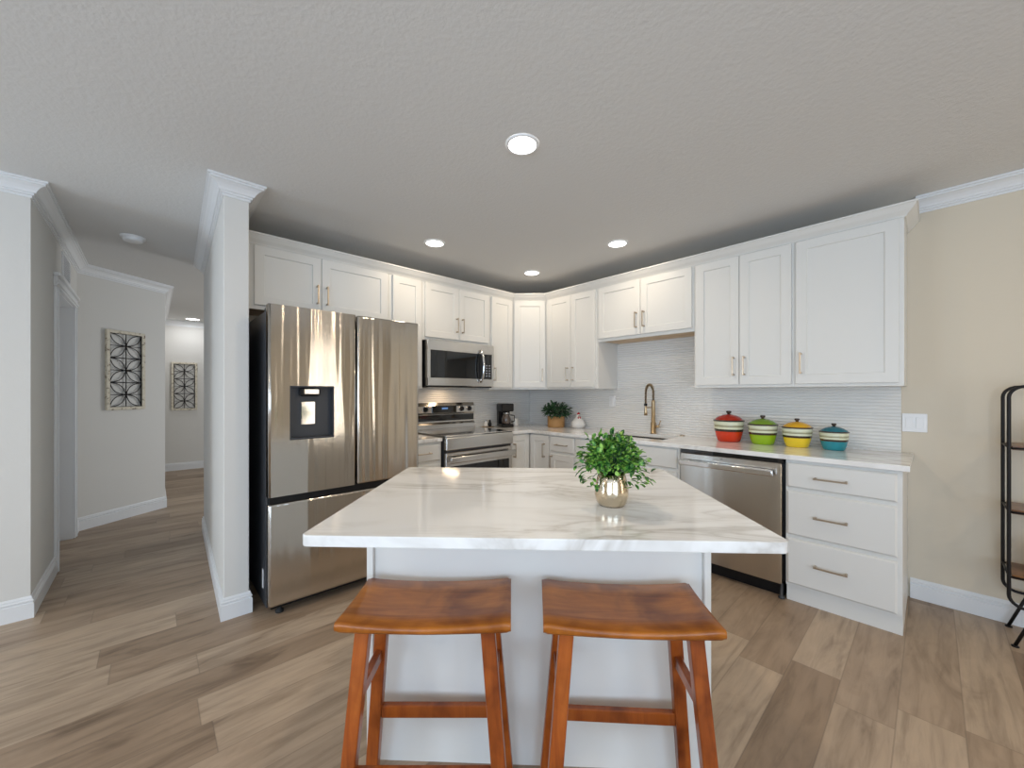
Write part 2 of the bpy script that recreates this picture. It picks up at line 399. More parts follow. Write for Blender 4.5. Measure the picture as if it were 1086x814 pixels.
# ------------------------------------------------------------------ cabinets
def shaker(mb, x0, x1, z0, z1, rail=.058, y=0, th=.02):
    """recessed-panel door whose back lies at y and face at y - th"""
    b = mb.b; yf = y - th; yr = yf + .008; e = .002
    def ring(ax0, ax1, az0, az1, yy): return [b.verts.new((px, yy, pz)) for px, pz in ((ax0, az0), (ax1, az0), (ax1, az1), (ax0, az1))]
    rs = [ring(x0, x1, z0, z1, y), ring(x0, x1, z0, z1, yf + e), ring(x0 + e, x1 - e, z0 + e, z1 - e, yf),
          ring(x0 + rail, x1 - rail, z0 + rail, z1 - rail, yf), ring(x0 + rail + .004, x1 - rail - .004, z0 + rail + .004, z1 - rail - .004, yr)]
    for a, c_ in zip(rs, rs[1:]):
        for i in range(4): mb._f([a[i], a[(i + 1) % 4], c_[(i + 1) % 4], c_[i]])
    mb._f(rs[-1]); mb._f(list(reversed(rs[0])))
def slab(mb, x0, x1, z0, z1, y=0, th=.02):
    b = mb.b
    def ring(i, yy): return [b.verts.new((px, yy, pz)) for px, pz in ((x0 + i, z0 + i), (x1 - i, z0 + i), (x1 - i, z1 - i), (x0 + i, z1 - i))]
    rs = [ring(0, y), ring(0, y - th + .008), ring(.005, y - th + .003), ring(.009, y - th)]
    for a, c_ in zip(rs, rs[1:]):
        for i in range(4): mb._f([a[i], a[(i + 1) % 4], c_[(i + 1) % 4], c_[i]])
    mb._f(rs[-1]); mb._f(list(reversed(rs[0])))
def pull(parent, x, z, vert=True, L=.14, y=-.02):
    mb = MB(); o = .032
    for s_ in (-1, 1):
        if vert: mb.box(x - .006, x + .006, y - o, y, z + s_ * (L / 2 - .008) - .006, z + s_ * (L / 2 - .008) + .006, .0015)
        else: mb.box(x + s_ * (L / 2 - .008) - .006, x + s_ * (L / 2 - .008) + .006, y - o, y, z - .006, z + .006, .0015)
    if vert: mb.box(x - .0045, x + .0045, y - o - .008, y - o, z - L / 2, z + L / 2, .002)
    else: mb.box(x - L / 2, x + L / 2, y - o - .008, y - o, z - .0045, z + .0045, .002)
    return mb.build('handle', 'nickel', parent)


def cabinet(name, label, loc, rz, W, D, z0, z1, fronts, cat='cabinet', bottom=None, body_poly=None, toe=False, group=None):
    """fronts: (kind, x0, x1, z0, z1, handle) ; handle = (x, z, vertical) or None"""
    t = thing(name, label, cat, loc, rz, group)
    mb = MB()
    if body_poly: mb.prism(body_poly, z0, z1)
    elif bottom:
        mb.box(0, W, 0, D, z0 + .016, z1).box(0, W, 0, .019, z0, z0 + .016).box(0, .016, .019, D, z0, z0 + .016).box(W - .016, W, .019, D, z0, z0 + .016)
    elif toe: mb.box(0, W, 0, D, .10, z1).box(0, W, .02, D, 0, .10)
    else: mb.box(0, W, 0, D, z0, z1)
    mb.build('body', 'cab', t)
    if bottom: MB().box(.017, W - .017, .02, D - .003, z0 + .010, z0 + .015).build('bottom_panel', 'ply', t)['label'] = 'bare wood underside'
    for k, x0, x1, a0, a1, h in fronts:
        mb = MB(); (slab if k == 'drawer' else shaker)(mb, x0, x1, a0, a1)
        d = mb.build('drawer' if k == 'drawer' else 'door', 'cab', t)
        if h: pull(d, *h)
    return t


ZB, ZD0, ZD1, ZT = 1.325, 1.345, 2.287, 2.335
UF = -.345; HZ = 1.48
cab = cabinet
cab('upper_cabinet', 'wide single-door white upper cabinet at right end, above the blue canister', (2.842, UF, 0), 0, .518, .345 - .003, ZB, ZT,
    [('door', .010, .497, ZD0, ZD1, (.038, HZ, True))])
cab('upper_cabinet', 'tall two-door white upper cabinet above the orange and green canisters', (2.186, UF, 0), 0, .655, .342, ZB, ZT,
    [('door', .016, .323, ZD0, ZD1, (.290, HZ, True)), ('door', .327, .640, ZD0, ZD1, (.360, HZ, True))])
cab('upper_cabinet', 'short two-door white upper cabinet over the sink and brass faucet', (1.277, UF, 0), 0, .908, .342, 1.775, ZT,
    [('door', .012, .448, 1.803, ZD1, (.415, 1.93, True)), ('door', .452, .893, 1.803, ZD1, (.487, 1.93, True))], bottom=True)
cab('upper_cabinet', 'tall two-door white upper cabinet right of the corner, above the ceramic hen', (.612, UF, 0), 0, .664, .342, ZB, ZT,
    [('door', .016, .338, ZD0, ZD1, (.305, HZ, True)), ('door', .342, .635, ZD0, ZD1, (.375, HZ, True))])
# diagonal corner cabinet, local frame turned 45 degrees
dw = math.hypot(.61 - .345, .61 - .345)
q = math.radians(45)
def tl(x, y):   # world -> local of the diagonal unit
    dx, dy = x - .345, y + .61; return (dx * math.cos(q) + dy * math.sin(q), -dx * math.sin(q) + dy * math.cos(q))
cab('corner_upper_cabinet', 'angled single-door white upper cabinet in the kitchen corner', (.345, -.61, 0), q, dw, 0, ZB, ZT,
    [('door', .018, dw - .018, ZD0, ZD1, (dw - .05, HZ, True))], body_poly=[tl(.345, -.61), tl(.61, -.345), tl(.61, -.003), tl(.003, -.003), tl(.003, -.61)])
LX = .345; L90 = PI / 2
cab('upper_cabinet', 'narrow single-door white upper cabinet between microwave and corner', (LX, -.935, 0), L90, .323, .342, ZB, ZT,
    [('door', .014, .305, ZD0, ZD1, (.04, HZ, True))])
cab('upper_cabinet', 'short two-door white upper cabinet directly over the microwave', (LX, -1.722, 0), L90, .785, .342, 1.768, ZT,
    [('door', .022, .389, 1.795, ZD1, (.358, 1.93, True)), ('door', .393, .762, 1.795, ZD1, (.424, 1.93, True))], bottom=True)
cab('upper_cabinet', 'narrow white upper cabinet between refrigerator top and microwave', (LX, -2.04, 0), L90, .316, .342, ZB, ZT,
    [('door', .030, .300, ZD0, ZD1, None)])
cab('upper_cabinet', 'wide short two-door white upper cabinet over the refrigerator', (LX, -3.088, 0), L90, 1.046, .342, 1.855, ZT,
    [('door', .085, .508, 1.883, ZD1, (.478, 2.01, True)), ('door', .512, 1.03, 1.883, ZD1, (.545, 2.01, True))], bottom=True)
# cabinet crown
cp = [(-.02, 2.293), (.006, 2.293), (.009, 2.300), (.014, 2.306), (.030, 2.322), (.046, 2.344), (.050, 2.350), (.056, 2.351), (.056, 2.362), (-.02, 2.362)]
struct(MB().sweep([(LX, -3.085), (LX, -.61), (.61, UF), (3.362, UF), (3.362, -.003)], [(-o, z) for o, z in cp]).build('trim_6', 'cab'))

# base cabinets
BF = -.62; BT = .874; BD = .617
cab('drawer_base_cabinet', 'white three-drawer base cabinet at the right end of the counter', (2.852, BF, 0), 0, .512, BD, 0, BT,
    [('drawer', .008, .492, .708, .856, (.22, .780, False, .155)), ('drawer', .008, .492, .418, .684, (.22, .548, False, .155)),
     ('drawer', .008, .492, .118, .394, (.22, .262, False, .155))], toe=True)
cab('sink_base_cabinet', 'white sink base cabinet left of the dishwasher', (1.222, BF, 0), 0, .970, BD, 0, .70,
    [('door', .012, .478, .118, .690, (.44, .60, True)), ('door', .482, .952, .118, .690, (.52, .60, True))], toe=True)
sb = [o for o in COL.objects if o.name.startswith('sink_base_cabinet')][0]
MB().box(0, .97, 0, .02, .70, BT).box(0, .016, .02, BD, .70, BT).box(.954, .97, .02, BD, .70, BT).build('front_rail', 'cab', sb)
mb = MB(); slab(mb, .012, .952, .715, .862); mb.build('false_front', 'cab', sb)
cab('base_cabinet', 'narrow white base cabinet with one drawer over a door, below the hen', (.905, BF, 0), 0, .316, BD, 0, BT,
    [('drawer', .010, .305, .716, .862, (.165, .787, False)), ('door', .010, .305, .118, .690, (.042, .61, True))], toe=True)
cab('base_cabinet', 'white corner base cabinet with one full-height door, under the basket plant', (.622, BF, 0), 0, .282, BD, 0, BT,
    [('door', .022, .274, .118, .862, (.225, .715, True))], toe=True)
cab('base_cabinet', 'white base cabinet between the range and the inner corner', (.62, -.908, 0), L90, .285, BD, 0, BT,
    [('door', .008, .262, .118, .862, (.036, .715, True))], toe=True)
cab('base_cabinet', 'narrow white drawer cabinet squeezed between refrigerator and range', (.62, -2.065, 0), L90, .365, BD, 0, BT,
    [('drawer', .012, .350, .716, .856, (.18, .787, False)), ('drawer', .012, .350, .418, .690, (.18, .56, False)),
     ('drawer', .012, .350, .118, .394, (.18, .262, False))], toe=True)

# worktops (sink cut-out modelled in)
def top_with_hole():
    mb = MB(); z0, z1 = .876, .906
    b = mb.b
    SX0, SX1, SY0, SY1 = 1.36, 1.99, -.485, -.125
    arc = [(.655 + .05 - .05 * math.cos(a), -.655 - .05 + .05 * math.sin(a)) for a in [i * PI / 2 / 5 for i in range(6)]]
    for zz, flip in ((z0, True), (z1, False)):
        def F(pts):
            vs_ = [b.verts.new((x, y, zz)) for x, y in pts]
            mb._f(vs_[::-1] if flip else vs_)
        F([(.003, -.9), (.655, -.9)] + arc + [(.705, -.003), (.003, -.003)])
        F([(.705, -.655), (SX0, -.655), (SX0, -.003), (.705, -.003)])
        F([(SX0, -.655), (SX1, -.655), (SX1, SY0), (SX0, SY0)]); F([(SX0, SY1), (SX1, SY1), (SX1, -.003), (SX0, -.003)])
        F([(SX1, -.655), (3.392, -.655), (3.392, -.003), (SX1, -.003)])
    def W(pts, close=False):
        n = len(pts)
        for i in range(n if close else n - 1):
            (xa, ya), (xb, yb) = pts[i], pts[(i + 1) % n]
            mb._f([b.verts.new((xa, ya, z0)), b.verts.new((xb, yb, z0)), b.verts.new((xb, yb, z1)), b.verts.new((xa, ya, z1))])
    W([(.003, -.9), (.655, -.9)] + arc + [(SX0, -.655), (SX1, -.655), (3.392, -.655), (3.392, -.003), (SX1, -.003), (SX0, -.003), (.705, -.003), (.003, -.003)], True)
    W([(SX0, SY0), (SX0, SY1), (SX1, SY1), (SX1, SY0)], True)
    bmesh.ops.remove_doubles(b, verts=b.verts, dist=1e-5)
    return mb
tag(top_with_hole().build('countertop', 'quartz_l', bevel=.003), 'white veined quartz countertop running round the corner under the canisters', 'countertop')
tag(MB().box(.003, .655, -2.07, -1.705, .876, .906, .003).build('countertop', 'quartz_l'), 'small white quartz countertop piece between refrigerator and range', 'countertop')
# sink basin
mb = MB(); SX0, SX1, SY0, SY1 = 1.352, 1.998, -.493, -.117
mb.box(SX0, SX0 + .006, SY0, SY1, .71, .875).box(SX1 - .006, SX1, SY0, SY1, .71, .875).box(SX0, SX1, SY0, SY0 + .006, .71, .875).box(SX0, SX1, SY1 - .006, SY1, .71, .875)
mb.box(SX0, SX1, SY0, SY1, .704, .71)
sk = tag(mb.build('sink', 'steel_h'), 'undermounted stainless steel sink bowl below the brass faucet', 'sink')
MB().lathe([(0, .712), (.04, .712), (.042, .711)], (1.67, -.3, 0), 20).build('drain', 'chrome', sk)

# backsplash
struct(MB().box(.013, 3.335, -.010, -.0005, .906, 1.80).build('backsplash_right', 'tile'))
struct(MB().box(.0005, .010, -2.07, -.0005, .906, 1.78).build('backsplash_left', 'tile'))

# ------------------------------------------------------------------ refrigerator (front faces +x, local frame as cabinets)
fr = thing('refrigerator', 'large stainless steel french-door refrigerator with water dispenser', 'refrigerator', (.93, -3.03, 0), L90)
FWd = .945
MB().box(.004, FWd - .004, .085, .86, .035, 1.765, .004).build('case', 'case', fr)
MB().box(.01, .10, .05, .16, 1.765, 1.79, .006).build('hinge_cover', 'case', fr)
MB().box(FWd - .10, FWd - .01, .05, .16, 1.765, 1.79, .006).build('hinge_cover', 'case', fr)
MB().box(.010, FWd - .010, .062, .0845, .05, 1.76).build('gasket', 'black', fr)
MB().box(.012, FWd - .012, .03, .0615, .632, .706).build('handle_channel', 'black', fr)
MB().box(.02, FWd - .02, .05, .80, .035, .062).build('base_grille', 'black', fr)
for a in (.05, FWd - .09): MB().lathe([(0, 0), (.022, 0), (.022, .012), (.012, .016), (.012, .035), (0, .035)], (a + .02, .07, 0), 16).build('foot', 'rubber', fr)
def fdoor(x0, x1, z0, z1, hole=None, r=.012):
    mb = MB()
    if not hole:
        mb.box(x0, x1, 0, .06, z0, z1, r, 3); return mb
    hx0, hx1, hz0, hz1 = hole; b = mb.b
    # rounded vertical side edges, then front ring, cavity walls
    pr = [(x0, .06)] + [(x0 + r - r * math.cos(a), r - r * math.sin(a)) for a in [i * PI / 8 for i in range(5)]]
    pr2 = [(x1 - (px - x0), py) for px, py in reversed(pr)]
    outline = pr + pr2
    zs = (z0, z1)
    va = [[b.verts.new((px, py, z)) for px, py in outline] for z in zs]
    n = len(outline)
    for i in range(n):
        j = (i + 1) % n
        if i == len(pr) - 1: continue
        mb._f([va[0][i], va[0][j], va[1][j], va[1][i]], i < n - 1)
    mb._f(va[0][::-1]); mb._f(va[1])
    L0, L1 = va[0][len(pr) - 1], va[1][len(pr) - 1]; R0, R1 = va[0][len(pr)], va[1][len(pr)]
    H = [b.verts.new(p) for p in ((hx0, 0, hz0), (hx1, 0, hz0), (hx1, 0, hz1), (hx0, 0, hz1))]
    mb._f([L0, R0, H[1], H[0]]); mb._f([R0, R1, H[2], H[1]]); mb._f([R1, L1, H[3], H[2]]); mb._f([L1, L0, H[0], H[3]])
    K = [b.verts.new((v_.co.x, .052, v_.co.z)) for v_ in H]
    for i in range(4): mb._f([H[i], H[(i + 1) % 4], K[(i + 1) % 4], K[i]])
    mb._f(K); return mb
sp_ = -2.535 + 3.03
HX0, HX1, HZ0, HZ1 = .108, .355, 1.008, 1.326
d1 = fdoor(0, sp_ - .003, .690, 1.79, (HX0, HX1, HZ0, HZ1)).build('door', 'steel', fr)
fdoor(sp_ + .003, FWd, .690, 1.79).build('door', 'steel', fr)
dd = fdoor(0, FWd, .065, .650).build('freezer_drawer', 'steel', fr)
# dispenser niche
mb = MB()
mb.box(HX0 + .001, HX0 + .008, -.002, .05, HZ0 + .001, HZ1 - .001).box(HX1 - .008, HX1 - .001, -.002, .05, HZ0 + .001, HZ1 - .001)
mb.box(HX0 + .008, HX1 - .008, -.002, .05, HZ1 - .008, HZ1 - .001).box(HX0 + .008, HX1 - .008, -.002, .05, HZ0 + .001, HZ0 + .012).box(HX0 + .008, HX1 - .008, .045, .0515, HZ0 + .012, HZ1 - .008)
dp = mb.build('dispenser', 'case', d1)
nz = MB().box(.165, .275, .000, .044, HZ1 - .062, HZ1 - .010, .008).build('nozzle', 'black', d1)
MB().box(.185, .268, -.003, .004, HZ1 - .050, HZ1 - .018, .003).build('nozzle_trim', 'chrome', d1)
MB().box(.175, .255, .030, .044, HZ0 + .085, HZ0 + .225, .003).build('paddle', 'chrome', d1)
MB().box(.0005, .0035, .15, .17, .13, .24).build('service_label', 'plastic', fr)

# ------------------------------------------------------------------ range
rg = thing('range', 'stainless steel electric range with black glass cooktop between the base cabinets', 'range', (.68, -1.690, 0), L90)
RW = .770
MB().box(0.002, RW - .002, .03, .60, .03, .900).build('body', 'case', rg)
MB().box(0, RW, .0, .60, .902, .918, .004).build('cooktop', 'cooktop', rg)
mb = MB().box(0, RW, -.012, .03, .795, .902, .006).box(0, RW, .0, .03, .895, .9195, .003); mb.build('front_trim', 'steel_h', rg)
mb = MB()
poly = [(.60, .918), (.675, .918), (.675, 1.18), (.640, 1.185), (.618, 1.15), (.618, 1.085), (.628, 1.065), (.628, .985), (.606, .965), (.60, .93)]
b = mb.b; va = [b.verts.new((0, y, z)) for y, z in poly]; vb = [b.verts.new((RW, y, z)) for y, z in poly]
mb._f(va); mb._f(vb[::-1])
for i in range(len(poly)): mb._f([va[i], va[(i + 1) % len(poly)], vb[(i + 1) % len(poly)], vb[i]])
mb.build('backguard', 'steel_h', rg)
MB().box(.005, RW - .005, .622, .630, 1.000, 1.062).build('vent_strip', 'gloss', rg)
MB().box(.24, .53, .606, .619, 1.085, 1.155, .002).build('control_display', 'gloss', rg)
MB().box(.35, .42, .6045, .607, 1.118, 1.136).build('clock', 'screen', rg)
for x in (.055, .165, .60, .70):
    k = MB(); k.lathe([(0, 0), (.026, 0), (.026, .004), (.021, .006), (.019, .024), (0, .026)], (0, 0, 0), 20, mtx=Matrix.Translation((x, .617, 1.12)) @ Matrix.Rotation(PI / 2, 4, 'X'))
    k.box(x - .005, x + .005, .582, .60, 1.10, 1.14, .002); k.build('knob', 'black', rg)
    MB().lathe([(.027, 0), (.031, 0), (.031, .003), (.027, .003)], (0, 0, 0), 20, mtx=Matrix.Translation((x, .6175, 1.12)) @ Matrix.Rotation(PI / 2, 4, 'X')).build('knob_ring', 'chrome', rg)
od = MB().box(.004, RW - .004, 0, .029, .205, .775, .005).build('oven_door', 'steel_h', rg)
MB().box(.05, RW - .05, -.003, 0, .29, .655).build('oven_window', 'gloss', od)
mb = MB().box(.012, RW - .012, -.065, -.040, .690, .742, .007, 2).box(.03, .06, -.045, 0, .700, .735).box(RW - .06, RW - .03, -.045, 0, .700, .735)
mb.build('oven_handle', 'steel_h', od)
dr = MB().box(.004, RW - .004, 0, .029, .05, .197, .005).build('storage_drawer', 'steel_h', rg)
for cx_, cy_, r_ in ((.21, .17, .11), (.56, .17, .09), (.21, .43, .08), (.56, .43, .11)):
    MB().lathe([(r_ - .002, .0), (r_, .0)], (cx_, cy_, .9184), 40).build('burner_ring', 'greyslot', rg)

# ------------------------------------------------------------------ microwave
mw = thing('microwave', 'over-the-range stainless microwave with curved handle and black window', 'microwave', (.42, -1.712, 0), L90)
WW = .772; z0, z1 = 1.350, 1.766
MB().box(.002, WW - .002, .035, .405, z0 - .012, z1 - .002).build('case', 'black', mw)
mb = MB().box(0, WW, 0, .034, z1 - .095, z1, .004).box(0, WW, 0, .034, z0, z0 + .075, .004).box(0, .03, 0, .034, z0 + .07, z1 - .09).box(WW - .028, WW, 0, .034, z0 + .07, z1 - .09)
mb.build('front_frame', 'steel_h', mw)
MB().box(.03, .585, .003, .034, z0 + .075, z1 - .095).build('window', 'gloss', mw)
cpn = MB().box(.60, WW - .028, .003, .034, z0 + .075, z1 - .095).build('control_panel', 'gloss', mw)
mb = MB()
for i in range(3):
    for j in range(5): mb.box(.630 + i * .038, .650 + i * .038, .0015, .003, z0 + .10 + j * .026, z0 + .112 + j * .026)
mb.build('keypad', 'greyslot', cpn)
MB().box(.585, .60, .001, .034, z0 + .075, z1 - .095).build('door_edge', 'black', mw)
mb = MB(); pts = []
for i in range(15):
    u = i / 14; pts.append((.595, -.010 - .045 * math.sin(PI * u) ** .6, z0 + .04 + u * (z1 - z0 - .10)))
mb.tube(pts, .012, 12); mb.build('handle', 'chrome', mw)
MB().box(.08, WW - .08, .12, .35, z0 - .016, z0 - .012).build('vent_grille', 'steel_h', mw)
lp = area('microwave_task_light', (.22, -1.33, 1.33), (0, 0, 0), .25, .06, 1.2, (1.0, .72, .45))

# ------------------------------------------------------------------ dishwasher
dwt = thing('dishwasher', 'stainless steel dishwasher with bar handle left of the drawer cabinet', 'dishwasher', (2.200, -.645, 0), 0)
DW = .632
MB().box(.004, DW + .014, .05, .62, .10, .868).build('tub', 'black', dwt)
MB().box(.004, DW + .002, 0, .045, .095, .846, .004).build('door', 'steel_dw', dwt)
MB().box(.004, DW + .012, .008, .05, .848, .872).build('control_strip', 'gloss', dwt)
MB().box(.28, .295, -.0006, 0, .828, .831).build('indicator', 'black', dwt)
MB().box(.01, DW, .07, .60, .0, .095).build('toe_kick', 'black', dwt)
mb = MB().box(.012, DW - .035, -.052, -.028, .765, .803, .006, 2).box(.03, .055, -.035, 0, .772, .797).box(DW - .085, DW - .06, -.035, 0, .772, .797)
mb.build('handle', 'chrome', dwt)
MB().lathe([(0, 0), (.018, 0), (.018, .01), (.008, .014), (.008, .095), (0, .095)], (DW - .004, .028, 0), 14).build('foot', 'case', dwt)

# ------------------------------------------------------------------ island
R45 = math.radians(45); IC = (2.4635, -2.461)
it = MB().box(-.6225, .6225, -.4675, .4675, .884, .914)
tag(it.build('island_countertop', 'quartz', loc=(IC[0], IC[1], 0), rz=R45), 'rectangular white veined quartz island top in the foreground', 'countertop')
o = bpy.data.objects['island_countertop']
me = o.data; bm = bmesh.new(); bm.from_mesh(me)
ve = [e for e in bm.edges if abs(e.verts[0].co.z - e.verts[1].co.z) > .01]
bmesh.ops.bevel(bm, geom=ve, offset=.022, segments=5, affect='EDGES', profile=.5); bm.to_mesh(me); bm.free()
b_ = o.modifiers.new('bevel', 'BEVEL'); b_.width = .003; b_.segments = 2; b_.limit_method = 'ANGLE'; b_.angle_limit = math.radians(50)
il = thing('kitchen_island_base', 'white panelled island base under the quartz top behind the stools', 'kitchen island', (IC[0], IC[1], 0), R45)
MB().box(-.565, .562, -.110, .44, 0, .8835).build('body', 'cab', il)
MB().box(-.588, -.5655, -.125, .445, 0, .8835, .0015).build('end_panel', 'cab', il)
MB().box(.5625, .585, -.125, .445, 0, .8835, .0015).build('end_panel', 'cab', il)
for x0, x1 in ((-.555, -.003), (.003, .560)):
    mb = MB(); shaker(mb, x0, x1, .11, .86)
    d = mb.build('door', 'cab', il); d.rotation_euler.z = PI; d.location.y = .4405
    pull(d, x1 - .05 if x0 < 0 else x0 + .05, .70)

# ------------------------------------------------------------------ stools
def make_stool():
    t = thing('bar_stool', '', 'stool')
    # saddle seat: ends swept up, rounded
    mb = MB(); b = mb.b; nx, ny = 24, 8; W, D, T = .480, .272, .034
    def zt(u): return .6485 + .014 * abs(u) ** 2.2
    def ring(u):
        x = u * W / 2; hw = D / 2 * (1 - .03 * abs(u)); z = zt(u); pts = []
        pr = [(-1, 0, -.010), (-.985, 0, -.003), (-.94, 0, 0), (-.5, 0, -.004), (0, 0, -.005), (.5, 0, -.004), (.94, 0, 0), (.985, 0, -.003), (1, 0, -.010), (1, 0, -T + .006), (.97, 0, -T), (-.97, 0, -T), (-1, 0, -T + .006)]
        return [b.verts.new((x, a * hw, (z + c_ - (0.004 if abs(u) > .984 else 0)) if c_ > -.02 else (.628 + c_ + T + (.003 if abs(u) > .984 else 0) + .004 * abs(u) ** 2))) for a, _, c_ in pr]
    us = [-1, -.985] + [-.95 + 1.9 * i / 20 for i in range(21)] + [.985, 1]
    rs = [ring(u) for u in us]
    for a, c_ in zip(rs, rs[1:]):
        for k in range(len(a)): mb._f([a[k], a[(k + 1) % len(a)], c_[(k + 1) % len(a)], c_[k]], True)
    mb._f(rs[0][::-1]); mb._f(rs[-1])
    mb.build('seat', 'seatwood', t)
    def at(sx, sy, z):
        return (sx * (.175 + (.62 - z) * .085), sy * (.088 + (.62 - z) * .06), z)
    for sx in (-1, 1):
        for sy in (-1, 1):
            MB().bar(at(sx, sy, 0), at(sx, sy, .628), .040, .034).build('leg', 'legwood', t, bevel=.004)
    for sx in (-1, 1):
        a, c_ = at(sx, -1, .43), at(sx, 1, .43)
        MB().box(a[0] - .011, a[0] + .011, a[1] + .016, c_[1] - .016, .412, .448, .003).build('stretcher', 'legwood', t)
    for sy in (-1, 1):
        zz = .228
        a, c_ = at(-1, sy, zz), at(1, sy, zz)
        MB().box(a[0] + .018, c_[0] - .018, a[1] - .011, a[1] + .011, zz - .021, zz + .021, .003).build('stretcher', 'legwood', t)
    return t
def cw(l, d): p = CAM + RT * l + FW * d; return (p.x, p.y, 0)
st = make_stool(); st.location = cw(-.243, 1.185); st.rotation_euler.z = YAW
st['label'] = 'brown wooden saddle-seat stool on the left, nearer the refrigerator'; st['group'] = 'saddle stools at the island'
s2 = copy_tree(st); s2.location = cw(.332, 1.165); s2.rotation_euler.z = YAW - math.radians(3.5)
s2['label'] = 'brown wooden saddle-seat stool on the right, nearer the dishwasher'

# ------------------------------------------------------------------ plants
def leaf(mb, p, d, up, L, Wd, fold=.25):
    d = d.normalized(); s_ = d.cross(up)
    if s_.length < 1e-3: s_ = d.cross(Vector((1, 0, 0)))
    s_.normalize(); n = s_.cross(d)
    pts = [(0, 0, 0), (.3, .8, .1), (.6, 1, .12), (.85, .6, .02), (1, 0, -.1)]
    mid = [mb.b.verts.new(p + d * L * u - n * L * .10 * u * u) for u, _, _ in pts]
    for sg in (-1, 1):
        e = [mb.b.verts.new(p + d * L * u + s_ * sg * Wd * w_ / 2 + n * (Wd * fold * w_ - L * .10 * u * u)) for u, w_, _ in pts[1:4]]
        mb._f([mid[0], mid[1], e[0]], True)
        mb._f([mid[1], mid[2], e[1], e[0]], True); mb._f([mid[2], mid[3], e[2], e[1]], True); mb._f([mid[3], mid[4], e[2]], True)
def bush(center, rx, rz_, n, L, Wd, seed, low=-.3, base=None, droop=0):
    r = random.Random(seed); mb = MB(); stems = MB()
    base = base or center
    for i in range(n):
        ph = r.uniform(0, 2 * PI); ct = r.uniform(low, 1); st_ = math.sqrt(max(0, 1 - ct * ct)); k = r.uniform(.55, 1.03) if i > n * .2 else r.uniform(.2, .6)
        lump = 1 + .12 * math.sin(3 * ph + seed) + .08 * math.sin(5 * ph + 3 * ct)
        d = Vector((st_ * math.cos(ph), st_ * math.sin(ph), ct))
        p = Vector(center) + Vector((d.x * rx * k * lump, d.y * rx * k * lump, d.z * rz_ * k * lump))
        ld = (d + Vector((r.uniform(-1.1, 1.1), r.uniform(-1.1, 1.1), r.uniform(-.9, .9) - droop))).normalized()
        leaf(mb, p, ld, Vector((r.uniform(-1, 1) - .3, r.uniform(-1, 1) - .4, 1)).normalized(), L * r.uniform(.7, 1.25), Wd * r.uniform(.7, 1.2))
        if i % 7 == 0:
            q_ = Vector(base); stems.tube([q_, q_.lerp(p, .5) + Vector((0, 0, .01)), p], .0012, 5)
    return mb, stems
pc = cw(.329, 1.285)
pp = thing('potted_plant', 'bushy bright green plant in a champagne metal pot on the island', 'plant', (pc[0], pc[1], .914))
MB().lathe([(0, .004), (.034, .003), (.040, .0), (.048, .010), (.0545, .034), (.054, .056), (.049, .080), (.044, .104), (.042, .105), (.046, .08), (.050, .05), (.040, .010), (0, .008)], seg=48).build('pot', 'pot', pp)
MB().lathe([(0, .092), (.043, .090)], seg=24).build('soil', 'soil', pp)
mb, sm = bush((0, 0, .155), .088, .074, 800, .024, .0145, 3, low=-.52, base=(0, 0, .09))
r = random.Random(9)
for lx, ly, lz in ((.105, -.03, .165), (.108, -.05, .115), (.104, -.055, .098), (-.110, .00, .125), (-.105, -.01, .105), (.10, -.035, .14), (.06, -.045, .105), (-.07, -.04, .10)):
    wv_ = Vector((lx * RT.x + ly * FW.x, lx * RT.y + ly * FW.y, lz))
    sm.tube([(0, 0, .10), wv_ * .6 + Vector((0, 0, .06)), wv_], .0013, 5)
    for k in range(7): leaf(mb, wv_ * (1 - .06 * k) + Vector((r.uniform(-.008, .008), r.uniform(-.008, .008), r.uniform(-.008, .012))), Vector((wv_.x + r.uniform(-.1, .1), wv_.y + r.uniform(-.1, .1), r.uniform(-.10, .06))), Vector((0, 0, 1)), .024, .012)
mb.build('foliage', 'leaf', pp); sm.build('stem', 'leaf_dark', pp)

bpX = thing('potted_plant', 'small dark green plant in a tan basket in the counter corner', 'plant', (.612, -.195, .906)); bpX.scale = (1.25, 1.25, 1.12)
MB().lathe([(0, .0), (.072, .0), (.076, .01), (.076, .105), (.072, .108), (.070, .10), (.070, .02), (0, .02)], seg=36).build('basket', 'basket', bpX)
MB().lathe([(0, .095), (.070, .093)], seg=24).build('soil', 'soil', bpX)
mb, sm = bush((0, 0, .145), .100, .080, 260, .055, .018, 5, low=-.35, base=(0, 0, .09))
mb.build('foliage', 'leaf_dark', bpX); sm.build('stem', 'leaf_dark', bpX)

# ceramic hen
hn = thing('ceramic_hen', 'round white ceramic hen with red comb beside the basket plant', 'ornament', (.865, -.125, .906), YAW + .25); hn.scale = (1.15, 1.15, 1.03)
MB().lathe([(0, .0), (.045, .0), (.062, .018), (.066, .045), (.058, .072), (.042, .092), (.026, .112), (.019, .128), (.013, .142), (0, .147)], seg=32).build('body', 'ceramic', hn)
mb = MB()
for (x, y, z, r_) in ((-.006, -.008, .150, .008), (.004, -.006, .156, .008), (.012, .0, .150, .007)): mb.lathe([(0, -r_ * 1.4), (r_ * .8, -r_ * .7), (r_, 0), (r_ * .7, r_ * .9), (0, r_ * 1.3)], (x, y, z), 12)
mb.build('comb', 'red', hn)
mb = MB()
for x in (-.010, .008): mb.lathe([(0, -.016), (.006, -.010), (.007, -.002), (.003, .010), (0, .013)], (x, -.027, .112), 12)
mb.build('wattle', 'red', hn)
mb = MB(); mb.tube([(0, -.018, .130), (0, -.036, .124)], .005, 8, rad=[.006, .001]); mb.build('beak', 'brass', hn)

